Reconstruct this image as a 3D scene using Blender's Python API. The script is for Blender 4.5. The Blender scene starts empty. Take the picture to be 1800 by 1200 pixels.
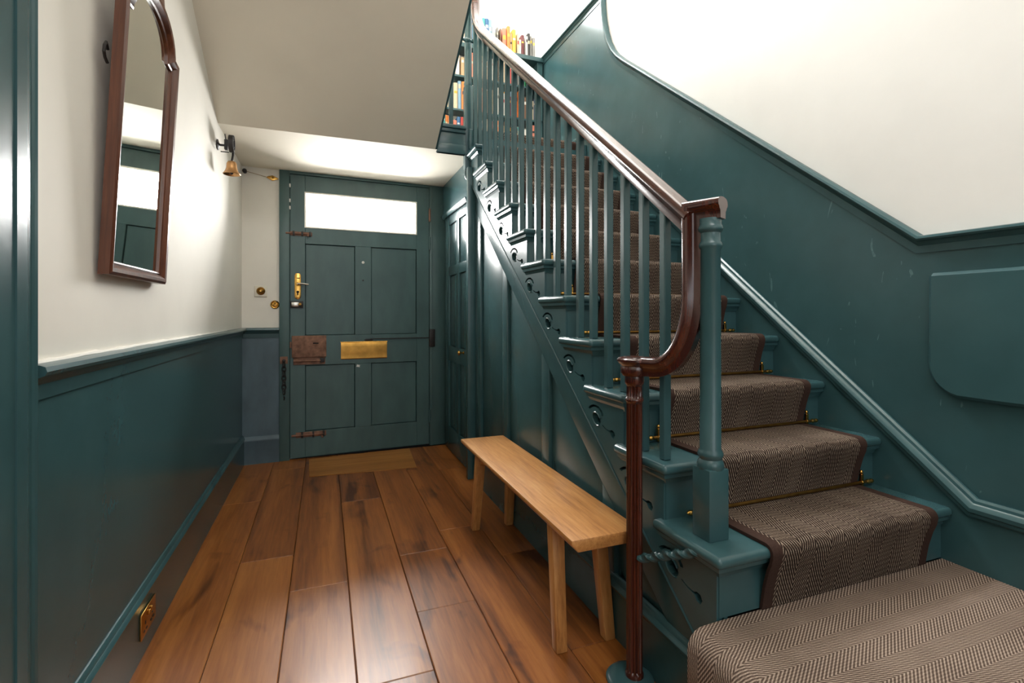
import bpy, bmesh, math, random
from mathutils import Vector, Matrix
random.seed(7)
S = bpy.context.scene
COL = S.collection
PI = math.pi

# ------------------------------------------------------------------ camera
FPX, YAW, HY, CAMZ = 868.0, 0.3629, 551.4, 1.12
cam = bpy.data.objects.new('camera', bpy.data.cameras.new('camera'))
COL.objects.link(cam)
cam.data.sensor_width = 36.0
cam.data.lens = FPX / 1800.0 * 36.0
cam.data.shift_y = -(600.0 - HY) / 1800.0
cam.data.clip_start = 0.02
cam.location = (0, 0, CAMZ)
cam.rotation_euler = (PI / 2, 0, -YAW)
S.camera = cam

# ------------------------------------------------------------------ world, lights, exposure
W = bpy.data.worlds.new('daylight'); S.world = W
W.use_nodes = True
W.node_tree.nodes['Background'].inputs[0].default_value = (0.86, 0.93, 1.0, 1)
W.node_tree.nodes['Background'].inputs[1].default_value = 1.0
def area(name, loc, target, sx, sy, power, color=(1, 1, 1)):
    l = bpy.data.lights.new(name, 'AREA'); l.shape = 'RECTANGLE'; l.size = sx; l.size_y = sy
    l.energy = power; l.color = color
    o = bpy.data.objects.new(name, l); COL.objects.link(o); o.location = loc
    o.rotation_euler = (Vector(target) - Vector(loc)).to_track_quat('-Z', 'Y').to_euler()
    return o
# daylight outside the fanlight glass of the front door
area('fanlight_daylight', (0.27, 4.36, 1.99), (0.20, 2.0, 1.25), 1.0, 0.42, 88, (1.0, 0.98, 0.95))
# tall landing window above the bookcase, out of the picture overhead, and the skylight over the stairwell
area('landing_window_daylight', (0.98, 4.62, 4.75), (1.15, 1.6, 1.2), 1.3, 1.5, 400, (0.97, 0.985, 1.0))
area('stairwell_skylight', (1.05, 2.6, 5.50), (1.05, 2.1, 0.0), 1.5, 2.2, 40, (1.0, 1.0, 1.0))
# two added fill lights behind the camera, one overhead, one by the rear wall
area('hall_overhead_fill', (0.35, -0.55, 3.90), (0.35, 0.0, 0.0), 1.5, 1.4, 40, (1.0, 0.99, 0.97))
area('rear_fill', (0.55, -2.85, 1.9), (0.6, 1.5, 1.3), 1.8, 1.9, 9, (0.97, 0.98, 1.0))
vs = S.view_settings
vs.view_transform = 'Standard'; vs.look = 'None'; vs.gamma = 1.0; vs.use_curve_mapping = False
vs.exposure = 0.40

# ------------------------------------------------------------------ materials
def lin(rgb):
    return tuple(((c / 255) / 12.92 if c / 255 <= .04045 else ((c / 255 + .055) / 1.055) ** 2.4) for c in rgb) + (1,)
MATS = {}
class NT:
    def __init__(s, name):
        s.m = bpy.data.materials.new(name); s.m.use_nodes = True
        s.t = s.m.node_tree; s.b = s.t.nodes['Principled BSDF']
    def n(s, kind, **kw):
        nd = s.t.nodes.new(kind)
        for k, v in kw.items(): setattr(nd, k, v)
        return nd
    def l(s, a, b): s.t.links.new(a, b)
    def math(s, op, a, b=None, c=None):
        nd = s.n('ShaderNodeMath', operation=op)
        for i, v in enumerate((a, b, c)):
            if v is None: continue
            if isinstance(v, (int, float)): nd.inputs[i].default_value = v
            else: s.l(v, nd.inputs[i])
        return nd.outputs[0]
    def coords(s, scale, kind='Object'):
        tc = s.n('ShaderNodeTexCoord'); mp = s.n('ShaderNodeMapping')
        mp.inputs['Scale'].default_value = scale
        s.l(tc.outputs[kind], mp.inputs[0]); return mp.outputs[0]
    def noise(s, vec, scale, detail=4, rough=.55, dist=0):
        nd = s.n('ShaderNodeTexNoise'); nd.inputs['Scale'].default_value = scale
        nd.inputs['Detail'].default_value = detail; nd.inputs['Roughness'].default_value = rough
        nd.inputs['Distortion'].default_value = dist
        s.l(vec, nd.inputs['Vector']); return nd.outputs[0]
    def ramp(s, fac, stops):
        nd = s.n('ShaderNodeValToRGB'); e = nd.color_ramp.elements
        while len(e) < len(stops): e.new(.5)
        for x, (p, c) in zip(e, stops): x.position = p; x.color = c
        s.l(fac, nd.inputs[0]); return nd.outputs[0]
    def bump(s, h, strength, dist=.002):
        nd = s.n('ShaderNodeBump'); nd.inputs['Strength'].default_value = strength
        nd.inputs['Distance'].default_value = dist
        s.l(h, nd.inputs['Height']); s.l(nd.outputs[0], s.b.inputs['Normal'])
def dk(c, f): return tuple(v * f for v in c[:3]) + (1,)
def paint(name, rgb, rough=.35, var=.12, scale=6, grain=(1, 1, 1), bump=.12, bscale=60, spec=.5):
    k = NT(name); c = lin(rgb)
    v = k.coords(grain)
    k.l(k.ramp(k.noise(v, scale), [(.3, dk(c, 1 - var)), (.7, dk(c, 1 + var))]), k.b.inputs['Base Color'])
    k.b.inputs['Roughness'].default_value = rough
    k.b.inputs['Specular IOR Level'].default_value = spec
    if bump: k.bump(k.noise(v, bscale, 3), bump)
    MATS[name] = k.m; return k.m
def metal(name, rgb, rough=.25, var=.2, scale=25, metallic=1.0, bump=0):
    k = NT(name); c = lin(rgb); v = k.coords((1, 1, 1))
    k.l(k.ramp(k.noise(v, scale), [(.3, dk(c, 1 - var)), (.7, dk(c, 1 + var))]), k.b.inputs['Base Color'])
    k.b.inputs['Roughness'].default_value = rough; k.b.inputs['Metallic'].default_value = metallic
    if bump: k.bump(k.noise(v, scale * 3, 5), bump)
    MATS[name] = k.m; return k.m
def wood(name, cd, cm, cl, along='y', rough=.35, fine=38, coat=0, streak=.5, knots=False, rand=.0):
    k = NT(name)
    st = {'x': (.06, 1, 1), 'y': (1, .06, 1), 'z': (1, 1, .06)}[along]
    tc = k.n('ShaderNodeTexCoord'); oi = k.n('ShaderNodeObjectInfo')
    off = k.n('ShaderNodeVectorMath', operation='SCALE'); off.inputs[0].default_value = (9.3, 5.1, 7.7)
    k.l(oi.outputs['Random'], off.inputs['Scale'])
    ad = k.n('ShaderNodeVectorMath', operation='ADD'); k.l(tc.outputs['Object'], ad.inputs[0]); k.l(off.outputs[0], ad.inputs[1])
    mp = k.n('ShaderNodeMapping'); mp.inputs['Scale'].default_value = st; k.l(ad.outputs[0], mp.inputs[0])
    fine_n = k.noise(mp.outputs[0], fine * 2.2, 5, .65, .3)
    broad = k.noise(mp.outputs[0], fine * .22, 3, .5, 1.2)
    mix = k.math('ADD', k.math('MULTIPLY', fine_n, streak), k.math('MULTIPLY', broad, 1 - streak))
    if rand:
        mix = k.math('ADD', mix, k.math('MULTIPLY', k.math('SUBTRACT', oi.outputs['Random'], .5), rand))
    if knots:
        mp2 = k.n('ShaderNodeMapping'); mp2.inputs['Scale'].default_value = (1, .45, 1); k.l(ad.outputs[0], mp2.inputs[0])
        kn = k.noise(mp2.outputs[0], 6.5, 3, .5, .6)
        mix = k.math('SUBTRACT', mix, k.math('MULTIPLY', k.math('MAXIMUM', k.math('SUBTRACT', kn, .60), 0), 1.5))
    k.l(k.ramp(mix, [(.28, lin(cd)), (.5, lin(cm)), (.72, lin(cl))]), k.b.inputs['Base Color'])
    k.b.inputs['Roughness'].default_value = rough
    k.b.inputs['Coat Weight'].default_value = coat; k.b.inputs['Coat Roughness'].default_value = .18
    k.bump(fine_n, .12, .0015)
    MATS[name] = k.m; return k.m
def weave(name, dark, mid, light, w, p, slope, rough=.95, lightness=.5):
    """herringbone weave in metres on the UV map: columns of width w along V, threads every p"""
    k = NT(name)
    uv = k.n('ShaderNodeTexCoord'); sp = k.n('ShaderNodeSeparateXYZ'); k.l(uv.outputs['UV'], sp.inputs[0])
    zz = k.math('PINGPONG', sp.outputs[0], w)
    ph = k.math('DIVIDE', k.math('ADD', sp.outputs[1], k.math('MULTIPLY', zz, slope)), p)
    tri = k.math('MULTIPLY', k.math('PINGPONG', ph, .5), 2.0)
    # beads along the thread
    bead = k.math('MULTIPLY', k.math('PINGPONG', k.math('DIVIDE', sp.outputs[0], p * .55), .5), 2.0)
    v = k.coords((1, 1, 1), 'UV')
    fuzz = k.noise(v, 420, 2)
    broad = k.noise(v, 5, 2)
    h = k.math('ADD', k.math('MULTIPLY', tri, .78), k.math('MULTIPLY', bead, .22))
    h2 = k.math('ADD', h, k.math('MULTIPLY', k.math('SUBTRACT', fuzz, .5), .7))
    h3 = k.math('ADD', h2, k.math('MULTIPLY', k.math('SUBTRACT', broad, .5), .25))
    k.l(k.ramp(h3, [(.15, lin(dark)), (lightness, lin(mid)), (.95, lin(light))]), k.b.inputs['Base Color'])
    k.b.inputs['Roughness'].default_value = rough
    k.b.inputs['Specular IOR Level'].default_value = .1
    k.bump(h2, .55, .003)
    MATS[name] = k.m; return k.m

TEAL = (54, 86, 90)
paint('teal', TEAL, rough=.27, var=.10, bump=.10, bscale=45)
paint('teal_door', (70, 97, 97), rough=.38, var=.14, scale=9, grain=(1, 1, .35), bump=.22, bscale=40)
paint('teal_wall', TEAL, rough=.24, var=.10, scale=4, bump=.07, bscale=30)
k = NT('teal_scuffed'); c = lin(TEAL); v = k.coords((1, 1, 1))
k.b.inputs['Roughness'].default_value = .24
big = k.ramp(k.noise(v, 4), [(.3, dk(c, .9)), (.7, dk(c, 1.1))])
sc = k.n('ShaderNodeMixRGB'); sc.inputs[2].default_value = lin((118, 150, 152))
scr = k.math('MULTIPLY', k.math('GREATER_THAN', k.noise(k.coords((1, 2.2, .7)), 7, 2, .5, 2.5), .715), k.noise(v, 90, 3))
k.l(k.math('MULTIPLY', scr, .55), sc.inputs[0]); k.l(big, sc.inputs[1]); k.l(sc.outputs[0], k.b.inputs['Base Color'])
k.bump(k.noise(v, 30, 3), .07); MATS['teal_scuffed'] = k.m
paint('teal_worn', (82, 102, 112), rough=.5, var=.22, scale=7, grain=(1, 1, .5), bump=.3, bscale=35)
paint('cream', (238, 234, 224), rough=.7, var=.03, scale=3, bump=.06, bscale=50)
paint('white_wall', (234, 233, 229), rough=.7, var=.03, scale=3, bump=.06, bscale=50)
paint('cream_ceiling', (232, 225, 208), rough=.8, var=.03, scale=3, bump=.05, bscale=50)
paint('white_plastic', (232, 226, 208), rough=.35, var=.02, bump=0)
paint('floor_gap', (22, 13, 8), rough=.9, bump=0)
paint('black_iron', (34, 30, 28), rough=.5, var=.3, scale=40, bump=.2)
paint('dark_hole', (12, 10, 9), rough=.8, bump=0)
paint('paper_white', (228, 226, 220), rough=.6, bump=0)
wood('floor_oak', (74, 37, 13), (140, 82, 33), (176, 114, 54), 'y', rough=.38, fine=30, coat=.12, streak=.4, knots=True, rand=.16)
wood('threshold_oak', (110, 66, 22), (158, 104, 44), (190, 138, 72), 'x', rough=.5, fine=30, streak=.4)
wood('bench_oak', (140, 88, 42), (190, 134, 76), (214, 164, 104), 'y', rough=.42, fine=46, streak=.55)
wood('bench_leg_oak', (140, 88, 42), (190, 134, 76), (214, 164, 104), 'z', rough=.42, fine=46, streak=.55)
wood('mahogany', (36, 15, 10), (68, 31, 20), (100, 55, 38), 'y', rough=.2, fine=40, coat=.6)
wood('mahogany_upright', (32, 10, 7), (62, 23, 14), (92, 42, 27), 'z', rough=.2, fine=40, coat=.6)
wood('mirror_frame_wood', (52, 26, 15), (88, 47, 28), (124, 74, 48), 'z', rough=.3, fine=40, coat=.3)
metal('brass', (205, 160, 84), rough=.22, var=.15)
metal('brass_aged', (186, 140, 70), rough=.34, var=.3, scale=12)
metal('brass_dull', (150, 112, 56), rough=.35, var=.25)
metal('bronze_bell', (190, 146, 100), rough=.4, var=.2)
metal('steel', (200, 198, 190), rough=.25, var=.1)
metal('rust', (140, 104, 86), rough=.75, var=.35, scale=30, metallic=.3, bump=.4)
weave('runner_weave', (28, 22, 19), (72, 58, 50), (176, 158, 140), .056, .0155, 1.9, lightness=.60)
weave('mat_weave', (70, 58, 50), (124, 106, 94), (184, 166, 150), .050, .0125, 1.6, lightness=.55)
paint('runner_binding', (62, 46, 40), rough=.9, var=.15, scale=200, bump=.3, bscale=400, spec=.1)
k = NT('mirror_glass'); k.b.inputs['Base Color'].default_value = (.86, .9, .86, 1); k.b.inputs['Metallic'].default_value = 1
k.b.inputs['Roughness'].default_value = .015; MATS['mirror_glass'] = k.m
k = NT('pane_glass')          # thin clear pane: passes light straight, reflects a little
tr = k.n('ShaderNodeBsdfTransparent'); gs = k.n('ShaderNodeBsdfGlossy'); gs.inputs['Roughness'].default_value = .02
lw = k.n('ShaderNodeFresnel'); lw.inputs[0].default_value = 1.45
mx = k.n('ShaderNodeMixShader'); k.l(lw.outputs[0], mx.inputs[0]); k.l(tr.outputs[0], mx.inputs[1]); k.l(gs.outputs[0], mx.inputs[2])
k.l(mx.outputs[0], k.t.nodes['Material Output'].inputs['Surface']); k.t.nodes.remove(k.b); MATS['pane_glass'] = k.m

# ------------------------------------------------------------------ geometry helpers
class MB:
    def __init__(s): s.v = []; s.f = []; s.uv = {}
    def add(s, vs_, fs):
        o = len(s.v); s.v += [tuple(p) for p in vs_]; s.f += [tuple(i + o for i in f) for f in fs]; return s
    def box(s, x0, x1, y0, y1, z0, z1):
        return s.add([(x0, y0, z0), (x1, y0, z0), (x1, y1, z0), (x0, y1, z0), (x0, y0, z1), (x1, y0, z1), (x1, y1, z1), (x0, y1, z1)],
                     [(0, 3, 2, 1), (4, 5, 6, 7), (0, 1, 5, 4), (1, 2, 6, 5), (2, 3, 7, 6), (3, 0, 4, 7)])
    def hexa(s, b, t):
        """bottom quad b and top quad t, both counter-clockwise seen from above"""
        return s.add(list(b) + list(t), [(0, 3, 2, 1), (4, 5, 6, 7), (0, 1, 5, 4), (1, 2, 6, 5), (2, 3, 7, 6), (3, 0, 4, 7)])
    def prism(s, poly, axis, a0, a1):
        """extrude a 2D polygon along an axis: axis x -> (y,z), y -> (x,z), z -> (x,y)"""
        def P(u, w, a): return {'x': (a, u, w), 'y': (u, a, w), 'z': (u, w, a)}[axis]
        n = len(poly)
        vs_ = [P(u, w, a0) for u, w in poly] + [P(u, w, a1) for u, w in poly]
        fs = [tuple(range(n))[::-1], tuple(range(n, 2 * n))] + [(i, (i + 1) % n, n + (i + 1) % n, n + i) for i in range(n)]
        return s.add(vs_, fs)
    def lathe(s, prof, c=(0, 0, 0), seg=24, axis='z', flutes=0, fdepth=0):
        vs_ = []; n = len(prof)
        for r, h, *fl in prof:
            for i in range(seg):
                a = 2 * PI * i / seg
                rr = r
                if flutes and fl and fl[0]: rr = r - fdepth * (0.5 - 0.5 * math.cos(a * flutes))
                u, w = rr * math.cos(a), rr * math.sin(a)
                p = {'z': (u, w, h), 'y': (u, h, w), 'x': (h, u, w)}[axis]
                vs_.append((p[0] + c[0], p[1] + c[1], p[2] + c[2]))
        fs = []
        for j in range(n - 1):
            for i in range(seg):
                a, b = j * seg + i, j * seg + (i + 1) % seg
                fs.append((a, b, b + seg, a + seg))
        fs.append(tuple(range(seg))[::-1]); fs.append(tuple(range((n - 1) * seg, n * seg)))
        return s.add(vs_, fs)
    def sweep(s, path, prof, nrm, closed=False):
        """sweep a closed profile [(a,b)] along a planar path; a is along nrm, b along nrm x tangent; mitred"""
        path = [Vector(p) for p in path]; nrm = Vector(nrm).normalized(); m = len(path); n = len(prof)
        vs_ = []
        for i, p in enumerate(path):
            t0 = (path[i] - path[i - 1]).normalized() if (i > 0 or closed) else None
            t1 = (path[(i + 1) % m] - path[i]).normalized() if (i < m - 1 or closed) else None
            if t0 is None: t0 = t1
            if t1 is None: t1 = t0
            b0, b1 = nrm.cross(t0), nrm.cross(t1)
            bb = (b0 + b1); bb.normalize(); sc = 1.0 / max(.3, bb.dot(b0))
            for a, b in prof: vs_.append(p + nrm * a + bb * (b * sc))
        fs = []
        for i in range(m if closed else m - 1):
            i2 = (i + 1) % m
            for j in range(n):
                j2 = (j + 1) % n
                fs.append((i * n + j, i * n + j2, i2 * n + j2, i2 * n + j))
        if not closed: fs += [tuple(range(n))[::-1], tuple(range((m - 1) * n, m * n))]
        return s.add(vs_, fs)
    def tube(s, path, r, seg=8, twist=0, rr=None):
        path = [Vector(p) for p in path]; m = len(path); vs_ = []
        up = Vector((0, 0, 1))
        for i, p in enumerate(path):
            t = (path[min(i + 1, m - 1)] - path[max(i - 1, 0)]).normalized()
            ref = up if abs(t.dot(up)) < .9 else Vector((1, 0, 0))
            if i == 0: u = t.cross(ref).normalized()
            else: u = (u - t * u.dot(t)).normalized()
            w = t.cross(u)
            R = rr[i] if rr else r
            for j in range(seg):
                a = 2 * PI * j / seg + twist * i
                q = R * (1 if not twist else (1.0 + .28 * math.cos(2 * (2 * PI * j / seg))))
                vs_.append(p + u * (q * math.cos(a)) + w * (q * math.sin(a)))
        fs = [(i * seg + j, i * seg + (j + 1) % seg, (i + 1) * seg + (j + 1) % seg, (i + 1) * seg + j) for i in range(m - 1) for j in range(seg)]
        fs += [tuple(range(seg))[::-1], tuple(range((m - 1) * seg, m * seg))]
        return s.add(vs_, fs)
    def mesh(s, name, mat, bevel=0, seg=2, smooth=True, ang=35):
        me = bpy.data.meshes.new(name); me.from_pydata(s.v, [], s.f)
        bm = bmesh.new(); bm.from_mesh(me)
        bmesh.ops.recalc_face_normals(bm, faces=bm.faces)
        if bevel:
            es = [e for e in bm.edges if len(e.link_faces) == 2 and e.calc_face_angle(0) > .6]
            bmesh.ops.bevel(bm, geom=es, offset=bevel, segments=seg, profile=.5, affect='EDGES', clamp_overlap=True)
        bm.to_mesh(me); bm.free()
        if smooth:
            me.shade_smooth(); me.set_sharp_from_angle(angle=math.radians(ang))
        for mm in (mat if isinstance(mat, (list, tuple)) else [mat]): me.materials.append(MATS[mm])
        return me
    def build(s, name, mat, parent=None, **kw):
        return link(name, s.mesh(name, mat, **kw), parent)
PINV = {}
def link(name, me, parent=None):
    o = bpy.data.objects.new(name, me); COL.objects.link(o)
    if parent is not None:
        o.parent = parent
        if parent.name in PINV: o.matrix_parent_inverse = PINV[parent.name]
    return o
def empty(name, loc=(0, 0, 0), rz=0, keep=True):
    """an Empty at the base of a thing; keep=True: its parts are given in world coordinates"""
    o = bpy.data.objects.new(name, None); COL.objects.link(o); o.empty_display_size = .05
    o.location = loc; o.rotation_euler = (0, 0, rz)
    if keep: PINV[o.name] = (Matrix.Translation(loc) @ Matrix.Rotation(rz, 4, 'Z')).inverted()
    return o
def tag(o, label, cat, group=None, kind=None):
    o['label'] = label; o['category'] = cat
    if group: o['group'] = group
    if kind: o['kind'] = kind
    return o
def struct(o, label, cat): return tag(o, label, cat, kind='structure')
def arc(cx, cy, r, a0, a1, n):
    return [(cx + r * math.cos(a0 + (a1 - a0) * i / n), cy + r * math.sin(a0 + (a1 - a0) * i / n)) for i in range(n + 1)]
# moulding profiles: a = stands proud of the wall, b = up
DADO = [(0, -.062), (.010, -.062), (.012, -.030), (.018, -.024), (.022, -.018), (.026, -.012), (.036, -.008), (.040, 0), (.037, .010), (.028, .014), (0, .016)]
SKIRT_TOP = [(0, -.03), (.018, -.03), (.022, -.022), (.024, -.012), (.020, -.004), (.015, 0), (.013, .008), (.008, .014), (0, .016)]

# ------------------------------------------------------------------ measures of the place (metres)
XL, XP, XR = -.5695, .955, 1.86              # left wall, panelling under the stair, right wall
XS, YS, G, RISE, Z0 = .908, .9554, .2105, .1709, .5126   # tread end, first nosing, going, rise, first tread
SIN = .035                                   # riser set back behind the nosing
NT_ = 11                                     # the landing is tread number 11
LANDZ = Z0 + NT_ * RISE; LANDY = YS + NT_ * G
CEILZ = 2.215
YB = -3.0                                    # rear wall of the hall behind the camera
TOPZ = 5.6
FA = math.atan(.052); FO = (-.24, 4.15, 0)   # the front wall is a little out of square
def fwy(x): return 4.15 + .052 * (x + .24)
def front(o):
    o.location = FO; o.rotation_euler = (0, 0, FA); return o
def fx(x): return x + .24

# ================================================================== FLOOR
fl = MB().box(-.60, 1.9, YB, 4.45, -.06, -.008).build('floor', 'floor_gap', smooth=False)
struct(fl, 'wide polished oak floorboards of the entrance hall', 'floor')
XB = [-.5745, -.356, -.133, .093, .324, .553, .769, .985]
JO = [[.9, 3.3], [.3, 2.505, 3.9], [.6, 2.178], [.15, 1.54, 3.1], [.5, 1.86, 2.325], [.2, 2.52], [.35, 1.47, 2.16, 3.5]]
for i in range(7):
    ends = [YB] + JO[i] + [4.16]
    for a, b in zip(ends, ends[1:]):
        gap = .0011
        MB().box(XB[i] + gap, XB[i + 1] - gap, a + .0008, b - .0008, -.03, 0).build('floorboard', 'floor_oak', fl, bevel=.0025, seg=1)
for x0, x1 in ((.985, 1.2), (1.2, 1.43), (1.43, 1.65), (1.65, 1.88)):
    MB().box(x0 + .002, x1 - .002, YB, -.35, -.03, 0).build('floorboard', 'floor_oak', fl, bevel=.0025, seg=1)
tb = MB().prism([(-.112, 4.10), (-.098, 3.664), (.628, 3.607), (.66, 4.14)], 'z', .0, .0045).build('doormat_board', 'threshold_oak', bevel=.001, seg=1)
tag(tb, 'thin pale oak board lying on the floor at the front door', 'board')

# ================================================================== LEFT WALL
wl = MB().box(XL - .15, XL - .004, YB, 4.3, 0, TOPZ).build('wall_left', 'cream', smooth=False)
struct(wl, 'cream plaster wall with teal lower half on the left of the hall', 'wall')
MB().box(XL - .01, XL, 1.29, 4.16, 0, .955).build('dado_panel', 'teal_wall', wl, smooth=False)
MB().box(XL - .01, XL, YB, 1.19, 0, .955).build('dado_panel', 'teal_wall', wl, smooth=False)
t1 = MB().sweep([(XL - .004, 1.29, 1.0), (XL - .004, 4.145, 1.0)], DADO, (1, 0, 0)).sweep([(XL - .004, YB, 1.0), (XL - .004, 1.075, 1.0)], DADO, (1, 0, 0)).build('trim_1', 'teal')
rr_ = random.Random(4)
MB().tube([(XL + .001, 1.30 + i * .04, 1.016 + rr_.uniform(-.001, .001)) for i in range(56)], .006, 8, rr=[.0075 + rr_.uniform(-.002, .002) - .00009 * i for i in range(56)]).build('plaster_edge', 'cream', wl)
struct(t1, 'teal dado rail along the left wall under the mirror', 'dado rail')
bl = MB().sweep([(XL - .004, 1.29, .205), (XL - .004, 4.145, .205)], [(0, -.205), (.018, -.205)] + SKIRT_TOP[1:], (1, 0, 0)).sweep([(XL - .004, YB, .205), (XL - .004, 1.075, .205)], [(0, -.205), (.018, -.205)] + SKIRT_TOP[1:], (1, 0, 0)).build('baseboard_left', 'teal')
struct(bl, 'tall teal skirting board with moulded top along the left wall', 'skirting')
# door architrave at the very left edge
PILA = [(0, 0), (.075, 0), (.075, .012), (.068, .02), (.062, .024), (.062, .05), (.054, .056), (.048, .064), (.048, .082), (.054, .086), (.057, .094), (.052, .101), (.044, .104), (.036, .118), (.012, .124), (0, .124)]
MBp = MB().prism([(XL - .004 + a * .55, 1.305 - .124 + b) for a, b in PILA], 'z', 0, TOPZ - 2.6)
MBp.box(XL - .004, XL + .034, 1.07, 1.182, 0, TOPZ - 2.6)
o = MBp.build('trim_2', 'teal', ang=25); struct(o, 'tall moulded teal architrave at the near end of left wall', 'architrave')

# ================================================================== FRONT WALL (door wall) in its own slightly turned frame
def F(mb, name, mat, parent=None, **kw):
    o = mb.build(name, mat, parent, **kw)
    return front(o) if parent is None else o
DX0, DX1, DZ1 = fx(-.247), fx(.836), 2.19
FX0, FX1, FZ1 = fx(-.322), fx(.951), 2.215
m = MB()
m.box(fx(-.72), FX0, 0, .25, 0, TOPZ); WX0, WX1, WZ0, WZ1 = fx(.42), fx(1.52), 3.98, 5.36      # opening of the landing window
m.box(FX1, fx(2.05), 0, .25, 0, WZ0); m.box(FX0, FX1, 0, .25, FZ1, WZ0)
m.box(FX0, WX0, 0, .25, WZ0, TOPZ); m.box(WX1, fx(2.05), 0, .25, WZ0, TOPZ); m.box(WX0, WX1, 0, .25, WZ1, TOPZ)
wf = F(m, 'wall_front', 'cream', smooth=False); struct(wf, 'cream wall around and above the front door', 'wall')
F(MB().box(fx(-.58), FX0, -.008, .01, 0, .96), 'dado_panel', 'teal_worn', wf, smooth=False)
F(MB().sweep([(fx(-.5695), -.002, 1.0), (FX0, -.002, 1.0)], DADO[:], (0, -1, 0)), 'dado_rail', 'teal', wf)
F(MB().sweep([(fx(-.5695), -.006, .19), (FX0, -.006, .19)], [(0, -.19), (.014, -.19)] + [(a * .8, b) for a, b in SKIRT_TOP[1:]], (0, -1, 0)), 'skirting', 'teal_worn', wf)
w1 = empty('window_1', keep=False); front(w1); struct(w1, 'sash window over the landing above the bookcase', 'window')
MB().box(WX0, WX0 + .05, .08, .14, WZ0, WZ1).box(WX1 - .05, WX1, .08, .14, WZ0, WZ1).box(WX0 + .05, WX1 - .05, .08, .14, WZ0, WZ0 + .05).box(WX0 + .05, WX1 - .05, .08, .14, WZ1 - .05, WZ1).build('window_frame', 'cream', w1, bevel=.003)
MB().box((WX0 + WX1) / 2 - .012, (WX0 + WX1) / 2 + .012, .09, .13, WZ0 + .05, WZ1 - .05).build('glazing_bar', 'cream', w1)
MB().box(WX0 + .05, WX1 - .05, .085, .135, (WZ0 + WZ1) / 2 - .02, (WZ0 + WZ1) / 2 + .02).build('meeting_rail', 'cream', w1)
MB().box(WX0 + .05, WX1 - .05, .108, .112, WZ0 + .05, WZ1 - .05).build('pane', 'pane_glass', w1, smooth=False)
# door frame
m = MB()
m.box(FX0, DX0 - .003, -.022, .16, 0, FZ1); m.box(DX1 + .003, FX1 + .03, -.022, .16, 0, FZ1); m.box(DX0 - .003, DX1 + .003, -.022, .16, DZ1 + .003, FZ1)
df = F(m, 'trim_3', 'teal_door', bevel=.003); struct(df, 'flat teal timber frame around the front door', 'door frame')
F(MB().box(DX1 + .02, DX1 + .026, -.028, -.02, 0, DZ1), 'bead', 'teal_door', df)
F(MB().box(DX0 - .003, DX0 + .014, .041, .06, 0, DZ1).box(DX1 - .014, DX1 + .003, .041, .06, 0, DZ1).box(DX0 + .014, DX1 - .014, .041, .06, DZ1 - .014, DZ1 + .003).box(DX0 + .014, DX1 - .014, .041, .06, -.005, .03), 'door_stop', 'teal_door', df, smooth=False)

# front door leaf: stiles, rails, muntins, panels, glass
door = empty('door_1', keep=False); front(door)
struct(door, 'old teal panelled front door with a long fanlight and brass letterbox', 'front door')
YD0, YD1 = -.012, .040
GX0, GX1, GZ0, GZ1 = fx(-.146), fx(.731), 1.786, 2.065
PT0, PT1, PB0, PB1 = .952, 1.663, .208, .72
PX = [fx(-.140), fx(.230), fx(.357), fx(.729)]
def D(mb, name, mat='teal_door', parent=None, **kw): return mb.build(name, mat, parent or door, **kw)
D(MB().box(DX0, PX[0], YD0, YD1, .012, DZ1), 'stile', bevel=.002, seg=1)
D(MB().box(PX[3], DX1, YD0, YD1, .012, DZ1), 'stile', bevel=.002, seg=1)
for a, b in ((.012, PB0), (PB1, PT0), (PT1, GZ0), (GZ1, DZ1)):
    D(MB().box(PX[0], PX[3], YD0 + .0005, YD1, a, b), 'rail', bevel=.002, seg=1)
D(MB().box(PX[1], PX[2], YD0, YD1, PB0, PB1), 'muntin', bevel=.002, seg=1)
D(MB().box(PX[1], PX[2], YD0, YD1, PT0, PT1), 'muntin', bevel=.002, seg=1)
for a, b in ((PX[0], PX[1]), (PX[2], PX[3])):
    for c, d in ((PB0, PB1), (PT0, PT1)):
        D(MB().box(a + .003, b - .003, YD0 + .014, YD1 - .006, c + .003, d - .003), 'panel', bevel=.003, seg=1)
D(MB().box(PX[0] - .02, PX[3] + .02, YD1 - .007, YD1 - .001, PB0 - .02, PB1 + .02).box(PX[0] - .02, PX[3] + .02, YD1 - .007, YD1 - .001, PT0 - .02, PT1 + .02), 'back_board', smooth=False)
# glazing bead and pane
gb = D(MB().sweep([(GX0, YD0, GZ0), (GX1, YD0, GZ0), (GX1, YD0, GZ1), (GX0, YD0, GZ1)], [(-.006, 0), (.004, 0), (.004, .006), (-.004, .012), (-.02, .012), (-.02, 0)], (0, -1, 0), closed=True), 'glazing_bead', 'cream')
gl = D(MB().box(GX0 - .001, GX1 + .001, .012, .016, GZ0 - .001, GZ1 + .001), 'glass_pane', 'pane_glass', smooth=False)
gl['label'] = 'clear glass pane blown out by daylight'
# brass letterbox flap
lb = D(MB().prism([(YD0, .759), (YD0 - .004, .757), (YD0 - .008, .763), (YD0 - .006, .80), (YD0 - .010, .86), (YD0 - .007, .892), (YD0 - .003, .897), (YD0, .897)], 'x', fx(.122), fx(.481)), 'letterbox_flap', 'brass_aged')
lb['label'] = 'polished brass letterbox flap'
D(MB().tube([(fx(.118), YD0 - .006, .894), (fx(.485), YD0 - .006, .894)], .004), 'hinge_pin', 'brass', lb)
D(MB().box(fx(.31), fx(.36), YD0 - .006, YD0, .90, .918).tube([(fx(.30), YD0 - .008, .909), (fx(.37), YD0 - .008, .909)], .004), 'bracket', 'black_iron', bevel=.001)
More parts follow.
